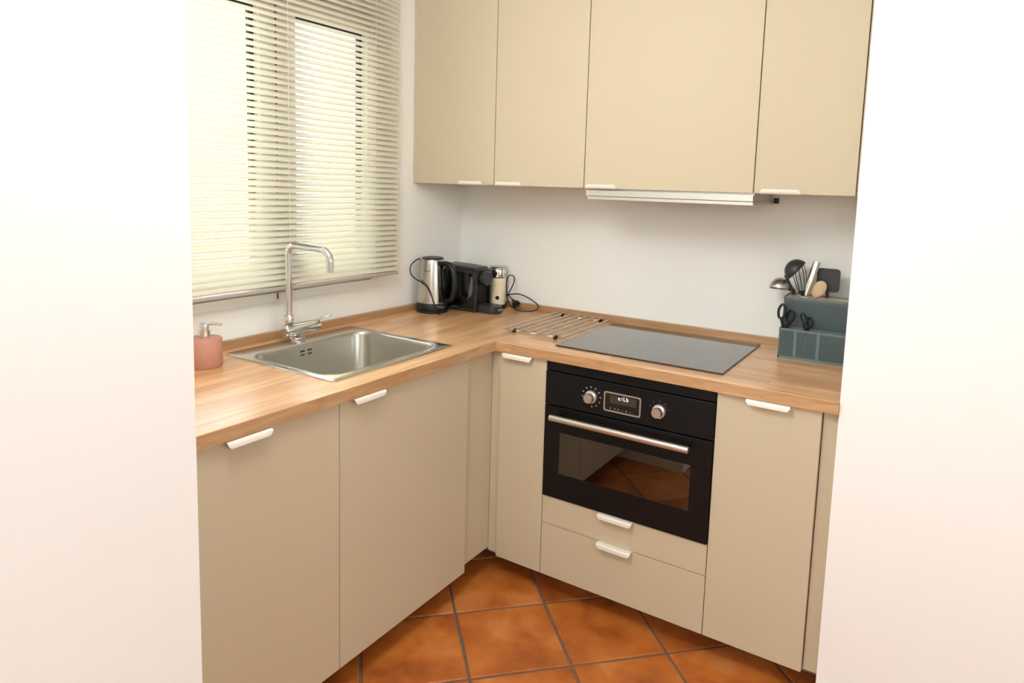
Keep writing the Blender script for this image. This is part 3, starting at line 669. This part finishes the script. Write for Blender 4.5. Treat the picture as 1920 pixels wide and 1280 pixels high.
# brand lettering
ld = Vector((0.25, -0.968, 0)).normalized(); lx = Vector((-ld.y, ld.x, 0)); zt_ = 0.186
pos = Vector((kx, ky, H+zt_))+ld*(rjug(zt_)+0.0012)
mw = Matrix((( lx.x, 0, ld.x, pos.x), (lx.y, 0, ld.y, pos.y), (0, 1, 0.0, pos.z), (0, 0, 0, 1)))
text_mesh('PHILIPS', 0.0085, 'darkprint', 'lettering', ke, mw)
bm = bmesh.new()
tube(bm, [(0.058, -0.262, H+0.02), (0.045, -0.255, H+0.10), (0.040, -0.262, H+0.19), (0.036, -0.30, H+0.228), (0.030, -0.35, H+0.231), (0.016, -0.384, H+0.205), (0.020, -0.392, H+0.172), (0.045, -0.394, H+0.150), (0.092, -0.400, H+0.136), (0.120, -0.398, H+0.118), (0.140, -0.396, H+0.088), (0.158, -0.394, H+0.050), (0.170, -0.392, H+0.018), (0.176, -0.378, H+0.0032), (0.165, -0.365, H+0.0032)], 0.0027, n=8)
tag(obj('power_cord', bm, 'rubber'), 'black power cord looped around the steel kettle', 'cord')

# ------------------------------------------------------------ coffee machine
cx0, cx1, cy0, cy1 = 0.045, 0.272, -0.236, -0.128
cm = thing('coffee_machine', 'compact black capsule coffee machine between kettle and milk frother', 'coffee maker', ((cx0+cx1)/2, (cy0+cy1)/2, H))
def side(y0, y1, outline, name, m, bev=0.0, **k):
    bm = bmesh.new(); prism(bm, [Vector((x, y0, z+H)) for x, z in outline], (0, y1-y0, 0))
    if bev: bmesh.ops.bevel(bm, geom=list(bm.edges), offset=bev, segments=2, profile=0.5, affect='EDGES')
    return obj(name, bm, m, cm, **k)
side(cy0+0.004, cy1-0.004, [(cx0+0.01, 0.0), (cx1-0.018, 0.0), (cx1-0.018, 0.140), (cx1+0.004, 0.150), (cx1+0.002, 0.190), (cx0+0.01, 0.197)], 'body', 'blackplastic', 0.003)
shell = [(cx0, 0.004), (cx1-0.004, 0.004), (cx1, 0.185), (cx0+0.09, 0.193), (cx0, 0.197)]
side(cy0, cy0+0.006, shell, 'side_panel', 'blackgloss', 0.0015); side(cy1-0.006, cy1, shell, 'side_panel', 'blackgloss', 0.0015)
bm = bmesh.new()      # raised rim framing the near side panel
ix = [(cx0+0.012, 0.014), (cx1-0.016, 0.014), (cx1-0.012, 0.172), (cx0+0.012, 0.183)]
oo = [(cx0, 0.004), (cx1-0.004, 0.004), (cx1, 0.185), (cx0, 0.197)]
a = [bm.verts.new((x, cy0-0.0022, z+H)) for x, z in oo]; b = [bm.verts.new((x, cy0-0.0022, z+H)) for x, z in ix]; c = [bm.verts.new((x, cy0+0.0005, z+H)) for x, z in ix]; d = [bm.verts.new((x, cy0+0.0005, z+H)) for x, z in oo]
bridge(bm, d, a); bridge(bm, a, b); bridge(bm, b, c)
obj('panel_rim', bm, 'darkgrey', cm, smooth=0)
bm = bmesh.new()      # recessed curved window highlight on the side
pr = [(0.236, 0.160), (0.246, 0.155), (0.247, 0.10), (0.240, 0.075), (0.222, 0.058), (0.225, 0.085), (0.232, 0.12)]
prism(bm, [Vector((x, cy0-0.001, z+H)) for x, z in pr], (0, 0.0012, 0)); obj('tank_window', bm, 'gauge', cm, smooth=0, label='grey curved water tank window')
side(cy0+0.003, cy1-0.003, [(cx0+0.02, 0.194), (cx0+0.10, 0.192), (cx0+0.215, 0.189), (cx0+0.205, 0.199), (cx0+0.10, 0.204), (cx0+0.03, 0.206)], 'lever', 'darkgrey', 0.002)
bm = bmesh.new(); yc = (cy0+cy1)/2-0.002
lathe(bm, (cx1-0.03, yc, H+0.152), [(0.022, 0), (0.030, 0.015), (0.031, 0.055), (0.029, 0.060), (0.0001, 0.061)], n=32, axis=(1, -0.18, 0)); obj('brew_head', bm, 'darkgrey', cm, label='dark grey round brew head')
bm = bmesh.new(); lathe(bm, (cx1+0.008, yc, H+0.113), [(0.006, 0), (0.010, 0.012), (0.010, 0.03)], n=16); obj('nozzle', bm, 'blackplastic', cm)
for i in range(15):
    zz = H+0.040+i*0.0062
    bm = bmesh.new(); box(bm, cx1-0.019, cx1-0.0145, cy0+0.012, cy1-0.012, zz, zz+0.0032); obj('rib', bm, 'blackplastic', cm, smooth=0)
bm = bmesh.new(); ring = [Vector((cx1-0.016, cy0+0.018, 0)), Vector((cx1+0.055, cy0+0.014, 0))]
for i in range(9): a = math.radians(-75+i*150/8); ring.append(Vector((cx1+0.060+0.030*math.cos(a), yc+0.040*math.sin(a), 0)))
ring += [Vector((cx1+0.055, cy1-0.014, 0)), Vector((cx1-0.016, cy1-0.018, 0))]
rs = []
for z_, s_ in ((0.0, 0.96), (0.004, 1.0), (0.030, 1.0), (0.034, 0.95)):
    rs.append([bm.verts.new(Vector((cx1+0.02+(p.x-cx1-0.02)*s_, yc+(p.y-yc)*s_, H+z_))) for p in ring])
for a, b in zip(rs, rs[1:]): bridge(bm, a, b)
bm.faces.new(rs[0][::-1]); bm.faces.new(rs[-1]); tr = obj('drip_tray', bm, 'darkgrey', cm)
bm = bmesh.new()      # small pale badge on the tray nose
bx = cx1+0.0895
for i in range(5): box(bm, bx-0.001, bx+0.0012, yc-0.013+i*0.0052, yc-0.0095+i*0.0052, H+0.014, H+0.022)
obj('badge', bm, 'mark', tr, smooth=0, label='small pale badge')
bm = bmesh.new(); box(bm, cx0+0.09, cx0+0.125, cy0-0.010, cy0-0.002, H+0.016, H+0.020, bev=0.001); obj('latch', bm, 'gauge', cm)

# ------------------------------------------------------------ milk frother
fx, fy = 0.2655, -0.0625
fr = thing('milk_frother', 'cream milk frother jug with a steel lid in the corner', 'frother', (fx, fy, H))
bm = bmesh.new(); lathe(bm, (fx, fy, H), [(0.040, 0), (0.041, 0.003), (0.041, 0.014), (0.038, 0.018)], n=36); obj('power_base', bm, 'blackplastic', fr)
prof = [(0.0345, 0.018)]
zz = 0.020
while zz < 0.142:
    r = 0.0355+0.0025*(zz/0.142); prof += [(r, zz), (r, zz+0.0048), (r-0.0006, zz+0.0054), (r-0.0006, zz+0.0062)]; zz += 0.0068
bm = bmesh.new(); lathe(bm, (fx, fy, H), prof, n=40); obj('jug', bm, 'cream', fr, smooth=25)
bm = bmesh.new(); lathe(bm, (fx, fy, H+0.1455), [(0.0375, 0), (0.0385, 0.002), (0.0385, 0.036), (0.0375, 0.038)], n=40); obj('steel_band', bm, 'chrome', fr, label='chrome neck band')
bm = bmesh.new(); lathe(bm, (fx, fy, H+0.1835), [(0.0385, 0), (0.0405, 0.002), (0.0405, 0.008), (0.037, 0.0115), (0.012, 0.0125), (0.0001, 0.0125)], n=40); obj('lid', bm, 'steel', fr)
fd = Vector((0.52, -0.854, 0)).normalized()
bm = bmesh.new(); lathe(bm, Vector((fx, fy, H+0.052))+fd*0.0345, [(0.0092, 0), (0.0092, 0.0035), (0.008, 0.0045), (0.0001, 0.0046)], n=24, axis=fd); obj('button', bm, 'rubber', fr, label='round black button')
bm = bmesh.new()
tube(bm, [(0.300, -0.045, H+0.010), (0.312, -0.048, H+0.04), (0.300, -0.040, H+0.075), (0.296, -0.036, H+0.125), (0.312, -0.040, H+0.152), (0.336, -0.042, H+0.153), (0.343, -0.044, H+0.133), (0.330, -0.045, H+0.098), (0.312, -0.046, H+0.062), (0.322, -0.040, H+0.066), (0.365, -0.034, H+0.071), (0.410, -0.032, H+0.060), (0.445, -0.034, H+0.046), (0.470, -0.036, H+0.030), (0.466, -0.045, H+0.012), (0.440, -0.060, H+0.004), (0.395, -0.074, H+0.0035), (0.355, -0.066, H+0.010), (0.322, -0.054, H+0.030), (0.306, -0.050, H+0.066), (0.322, -0.052, H+0.060), (0.350, -0.058, H+0.040)], 0.0026, n=8)
cd = obj('power_cord', bm, 'rubber'); tag(cd, 'coiled black power cord with round plug right of the milk frother', 'cord')
bm = bmesh.new(); pd = Vector((0.80, -0.25, -0.54)).normalized(); p0 = Vector((0.344, -0.0565, H+0.046))
lathe(bm, p0, [(0.004, 0), (0.0065, 0.006), (0.008, 0.020), (0.0175, 0.024), (0.0185, 0.030), (0.0185, 0.038), (0.014, 0.040), (0.0001, 0.040)], n=24, axis=pd); pg = obj('plug', bm, 'blackplastic', cd)
bm = bmesh.new(); s_ = pd.cross(Vector((0, 0, 1))).normalized()*0.0075
for q in (-1, 1): cyl(bm, p0+pd*0.038+s_*q, p0+pd*0.056+s_*q, 0.0022, n=10)
obj('prong', bm, 'chrome', pg)

# ------------------------------------------------------------ trivet
tv = thing('trivet', 'folding stainless steel rod trivet on the worktop left of the cooktop', 'trivet', (0.71, -0.26, H))
NR = 8; tx0, tx1, ty0, ty1 = 0.577, 0.832, -0.478, -0.040; zr = H+0.0135
xs = [tx0+(tx1-tx0)*i/(NR-1) for i in range(NR)]; 
for i, xx in enumerate(xs):
    off = 0.009 if i % 2 else 0.0
    bm = bmesh.new(); cyl(bm, (xx, ty0, zr), (xx-0.004, ty1, zr), 0.0036, n=12, bev=0.0008); obj('rod', bm, 'steel', tv)
for yy, nm in ((ty0+0.022, 'near'), (ty1-0.020, 'far')):
    for i in range(NR-1):
        bm = bmesh.new(); d_ = 0.007 if i % 2 else -0.007
        cyl(bm, (xs[i], yy-d_, zr-0.0052), (xs[i+1], yy+d_, zr-0.0052), 0.0016, n=8)
        for xx, y2 in ((xs[i], yy-d_),): cyl(bm, (xx, y2, zr-0.0075), (xx, y2, zr), 0.0032, n=8)
        obj('link', bm, 'steel', tv)
    for i in (1, 6):
        bm = bmesh.new(); cyl(bm, (xs[i], yy-0.004, H), (xs[i], yy-0.004, zr+0.003), 0.0085, n=16, bev=0.002); obj('foot', bm, 'rubber', tv, label='black rubber foot')

# ------------------------------------------------------------ utensil organiser
RX0, RX1 = 1.537, 1.752; RYF, RYM, RYB = -0.190, -0.150, -0.052; ZBK, ZF = H+0.207, H+0.101
rk = thing('utensil_organiser', 'blue-grey wire-mesh utensil organiser with beech block, beside the right wall', 'organiser', ((RX0+RX1)/2, -0.12, H))
def frame_rect(bm, pts, r=0.0028):
    for a, b in zip(pts, pts[1:]+pts[:1]): cyl(bm, a, b, r, n=8)
def tray(name, y0, y1, zt, divs):
    bm = bmesh.new()
    t = 0.001
    box(bm, RX0, RX1, y0, y0+t, H+0.004, zt); box(bm, RX0, RX1, y1-t, y1, H+0.004, zt); box(bm, RX0, RX0+t, y0+t, y1-t, H+0.004, zt); box(bm, RX1-t, RX1, y0+t, y1-t, H+0.004, zt)
    for x in divs: box(bm, x, x+t, y0+t, y1-t, H+0.004, zt-0.004)
    box(bm, RX0+t, RX1-t, y0+t, y1-t, H+0.003, H+0.004)
    o = obj('mesh_basket', bm, 'mesh', rk, smooth=0)
    bm = bmesh.new()
    for z_ in (H+0.0045, zt):
        box(bm, RX0-0.002, RX1+0.002, y0-0.002, y0+0.002, z_-0.0045, z_+0.0035 if z_ > H+0.02 else z_+0.004); box(bm, RX0-0.002, RX1+0.002, y1-0.002, y1+0.002, z_-0.0035, z_+0.0035)
        box(bm, RX0-0.002, RX0+0.002, y0+0.002, y1-0.002, z_-0.0035, z_+0.0035); box(bm, RX1-0.002, RX1+0.002, y0+0.002, y1-0.002, z_-0.0035, z_+0.0035)
    for xx in (RX0, RX1):
        for yy in (y0, y1): box(bm, xx-0.002, xx+0.002, yy-0.002, yy+0.002, H, zt)
    for x in divs: box(bm, x-0.005, x+0.005, y0-0.0015, y0+0.0015, H+0.004, zt)
    obj('wire_frame', bm, 'meshframe', rk, smooth=0)
tray('front', RYF, RYM, ZF, (RX0+0.052, RX0+0.125))
tray('back', RYM+0.004, RYB, ZBK, ())
bm = bmesh.new()   # beech insert as slotted strips
ys = [RYM+0.006, RYM+0.030, RYM+0.034, RYM+0.058]
for x0_, x1_ in ((RX0+0.003, RX0+0.022), (RX0+0.025, RX0+0.095), (RX0+0.098, RX1-0.003)):
    box(bm, x0_, x1_, RYM+0.006, RYM+0.088, ZBK-0.014, ZBK+0.0015, bev=0.001)
obj('wooden_insert', bm, 'wood_light', rk, smooth=0, label='pale beech slotted insert')
GUt = 'kitchen utensils standing in the mesh organiser'
YU = -0.088
bm = bmesh.new(); box(bm, RX0+0.004, RX1-0.004, RYM+0.0085, RYM+0.0115, H+0.008, ZBK-0.016); obj('inner_dark_sheet', bm, 'darkgrey', rk, smooth=0, label='dark sheet added inside the mesh basket')  # added sheet stands in for the dark interior behind the mesh
# ladle
la = thing('ladle', 'dark grey plastic ladle, bowl tilted up-left in the organiser', 'ladle', (1.565, YU, H+0.005), GUt)
bm = bmesh.new(); cen = Vector((1.552, YU-0.005, 1.223)); ax = Vector((-0.76, -0.12, 0.64)).normalized()
d_, s_, u_ = frame_axes(ax); n = 28; rows = []
R0 = 0.042
for i in range(9):
    th = math.radians(90-i*11.1); rr_ = R0*math.cos(math.radians(i*11.1)); hh = R0*1.0*math.sin(math.radians(i*11.1))
    rows.append([bm.verts.new(cen+ax*(hh-0.012)+(s_*math.cos(2*PI*j/n)+u_*math.sin(2*PI*j/n))*max(rr_, 0.0005)) for j in range(n)])
for a, b in zip(rows, rows[1:]): bridge(bm, a, b)
bm.faces.new(rows[-1]); obj('bowl', bm, 'darkgrey', la, solid=0.002)
bm = bmesh.new(); tube(bm, [(1.523, YU, 1.197), (1.537, YU+0.006, 1.165), (1.550, YU+0.010, 1.135), (1.565, YU+0.010, 1.05), (1.575, YU+0.008, H+0.008)], 0.0055, n=10, flat=1.5); obj('handle', bm, 'darkgrey', la)
# whisk
wh = thing('whisk', 'whisk with dark wire loops behind the dark grey ladle', 'whisk', (1.60, YU, H+0.006), GUt)
wb = Vector((1.582, YU+0.012, 1.142)); wt = Vector((1.557, YU+0.008, 1.252)); wax = (wt-wb).normalized(); L = (wt-wb).length; side_ = wax.cross(Vector((0, 1, 0))).normalized()
bm = bmesh.new()
for k in range(5):
    a = PI*k/5+0.2; dirv = side_*math.cos(a)+Vector((0, 1, 0))*math.sin(a)*0.7; pts = []
    for j in range(17):
        t = j/16; u__ = math.sin(PI*t); ww = 0.030*math.cos(PI*t)*(0.45+0.75*u__**0.8) ; pts.append(wb+wax*(L*(u__**0.8))+dirv*ww)
    tube(bm, pts, 0.0011, n=6, k=2)
obj('wires', bm, 'rubber', wh)
bm = bmesh.new(); lathe(bm, wb-wax*0.005, [(0.013, 0), (0.016, 0.004), (0.013, 0.008)], n=16, axis=wax); tube(bm, [wb, (1.590, YU+0.014, 1.10), (1.60, YU+0.012, H+0.008)], 0.007, n=10); obj('handle', bm, 'rubber', wh)
# steel ladle hanging off the left, dome up
sl = thing('ladle', 'shiny steel ladle with upturned dome left of the organiser', 'ladle', (1.56, -0.075, H+0.005), GUt)
bm = bmesh.new(); cc = Vector((1.506, -0.080, 1.143)); rows = []
for i in range(10):
    th = math.radians(i*10); rows.append([bm.verts.new(cc+Vector((0.0375*math.cos(th)*math.cos(2*PI*j/32), 0.0375*math.cos(th)*math.sin(2*PI*j/32), 0.043*math.sin(th)))) for j in range(32)])
for a, b in zip(rows, rows[1:]): bridge(bm, a, b)
bm.faces.new(rows[-1]); bmesh.ops.rotate(bm, verts=bm.verts, cent=cc, matrix=Matrix.Rotation(math.radians(-9), 3, 'X')); obj('bowl', bm, 'steel', sl, solid=0.001)
bm = bmesh.new(); tube(bm, [(1.535, -0.080, 1.141), (1.548, -0.074, 1.147), (1.556, -0.070, 1.135), (1.566, -0.066, 1.05), (1.572, -0.064, H+0.007)], 0.0028, n=8, flat=1.8); obj('handle', bm, 'steel', sl)
# knife
kn = thing('knife', 'steel-handled knife leaning in the beech block', 'knife', (1.59, -0.125, H+0.03), GUt)
bm = bmesh.new(); pts = [Vector((1.600, -0.118, 1.135)), Vector((1.606, -0.112, 1.165)), Vector((1.617, -0.104, 1.215)), Vector((1.625, -0.098, 1.254))]
tube(bm, pts, lambda t: 0.0045+0.0075*min(1, t*2.0), n=12, flat=0.6); obj('handle', bm, 'steel', kn, label='brushed steel handle')
obj('blade', B(1.585, 1.606, -0.1192, -0.1178, H+0.03, 1.133), 'chrome', kn, smooth=0)
# spatula
sp_ = thing('spatula', 'dark grey flat spatula at the right end of the organiser', 'spatula', (1.67, YU, H+0.006), GUt)
bm = bmesh.new(); pts = [Vector((p.x, 0, p.y)) for p in rr(1.625, 1.700, 1.150, 1.232, 0.012, 0, 5)]
prism(bm, [Vector((p.x, YU+0.012, p.z)) for p in pts], (0, 0.0025, 0)); obj('blade', bm, 'darkgrey', sp_, smooth=0)
bm = bmesh.new(); tube(bm, [(1.663, YU+0.013, 1.152), (1.664, YU+0.012, 1.08), (1.666, YU+0.010, H+0.008)], 0.0055, n=10); obj('handle', bm, 'darkgrey', sp_)
# wooden spoon
ws = thing('wooden_spoon', 'pale wooden spoon with rounded head in front of the spatula', 'spoon', (1.64, -0.1, H+0.03), GUt)
bm = bmesh.new(); m_ = Matrix.Translation((1.639, -0.102, 1.160)) @ Matrix.Rotation(math.radians(28), 4, 'Y') @ Matrix.Diagonal((0.022, 0.006, 0.032, 1))
bmesh.ops.create_uvsphere(bm, u_segments=20, v_segments=14, radius=1, matrix=m_); obj('head', bm, 'wood_light', ws)
bm = bmesh.new(); tube(bm, [(1.632, -0.098, 1.14), (1.622, -0.094, 1.10), (1.61, -0.090, H+0.008)], 0.0045, n=10); obj('handle', bm, 'wood_light', ws)
# second knife grips / scissors
def loop_ring(bm, c, ax, ra, rb, rot, r, n=20):
    c = Vector(c); d, s, u = frame_axes(ax); P = []
    for i in range(n+1):
        a = 2*PI*i/n; x, y = ra*math.cos(a), rb*math.sin(a); P.append(c+s*(x*math.cos(rot)-y*math.sin(rot))+u*(x*math.sin(rot)+y*math.cos(rot)))
    tube(bm, P, r, n=8, k=1, smooth=False)
def scissors(x, y, s, label, tilt, m='blackplastic'):
    t = thing('scissors', label, 'scissors', (x, y, H+0.006), GUt)
    ax_ = Vector((0, 1, 0)); z0 = H+0.104
    bm = bmesh.new()
    loop_ring(bm, (x-0.012*s, y-0.004, z0+0.052*s), (0, 1, 0.0), 0.0105*s, 0.024*s, tilt-0.10, 0.0042*s)
    tube(bm, [(x-0.012*s, y-0.004, z0+0.028*s), (x-0.006*s, y-0.003, z0+0.005), (x, y-0.003, z0-0.02)], 0.005*s, n=8); obj('handle', bm, m, t)
    bm = bmesh.new()
    loop_ring(bm, (x+0.014*s, y+0.003, z0+0.037*s), (0.35, 1, 0.0), 0.0125*s, 0.020*s, tilt-0.35, 0.0045*s)
    tube(bm, [(x+0.010*s, y+0.003, z0+0.018*s), (x+0.004*s, y+0.003, z0+0.0), (x, y+0.003, z0-0.02)], 0.006*s, n=8); obj('handle', bm, m, t)
    bm = bmesh.new(); prism(bm, [Vector((x-0.005, y-0.003, z0-0.02)), Vector((x+0.005, y-0.003, z0-0.02)), Vector((x, y-0.003, H+0.012))], (0, 0.0015, 0)); prism(bm, [Vector((x-0.005, y+0.001, z0-0.02)), Vector((x+0.005, y+0.001, z0-0.02)), Vector((x, y+0.001, H+0.012))], (0, 0.0015, 0)); obj('blade', bm, 'steel', t, smooth=0)
scissors(1.549, -0.171, 1.05, 'black scissors with two finger loops standing at the left end of the organiser', 0.0)
scissors(1.618, -0.170, 0.74, 'smaller black scissors further right in the front basket', 0.5)
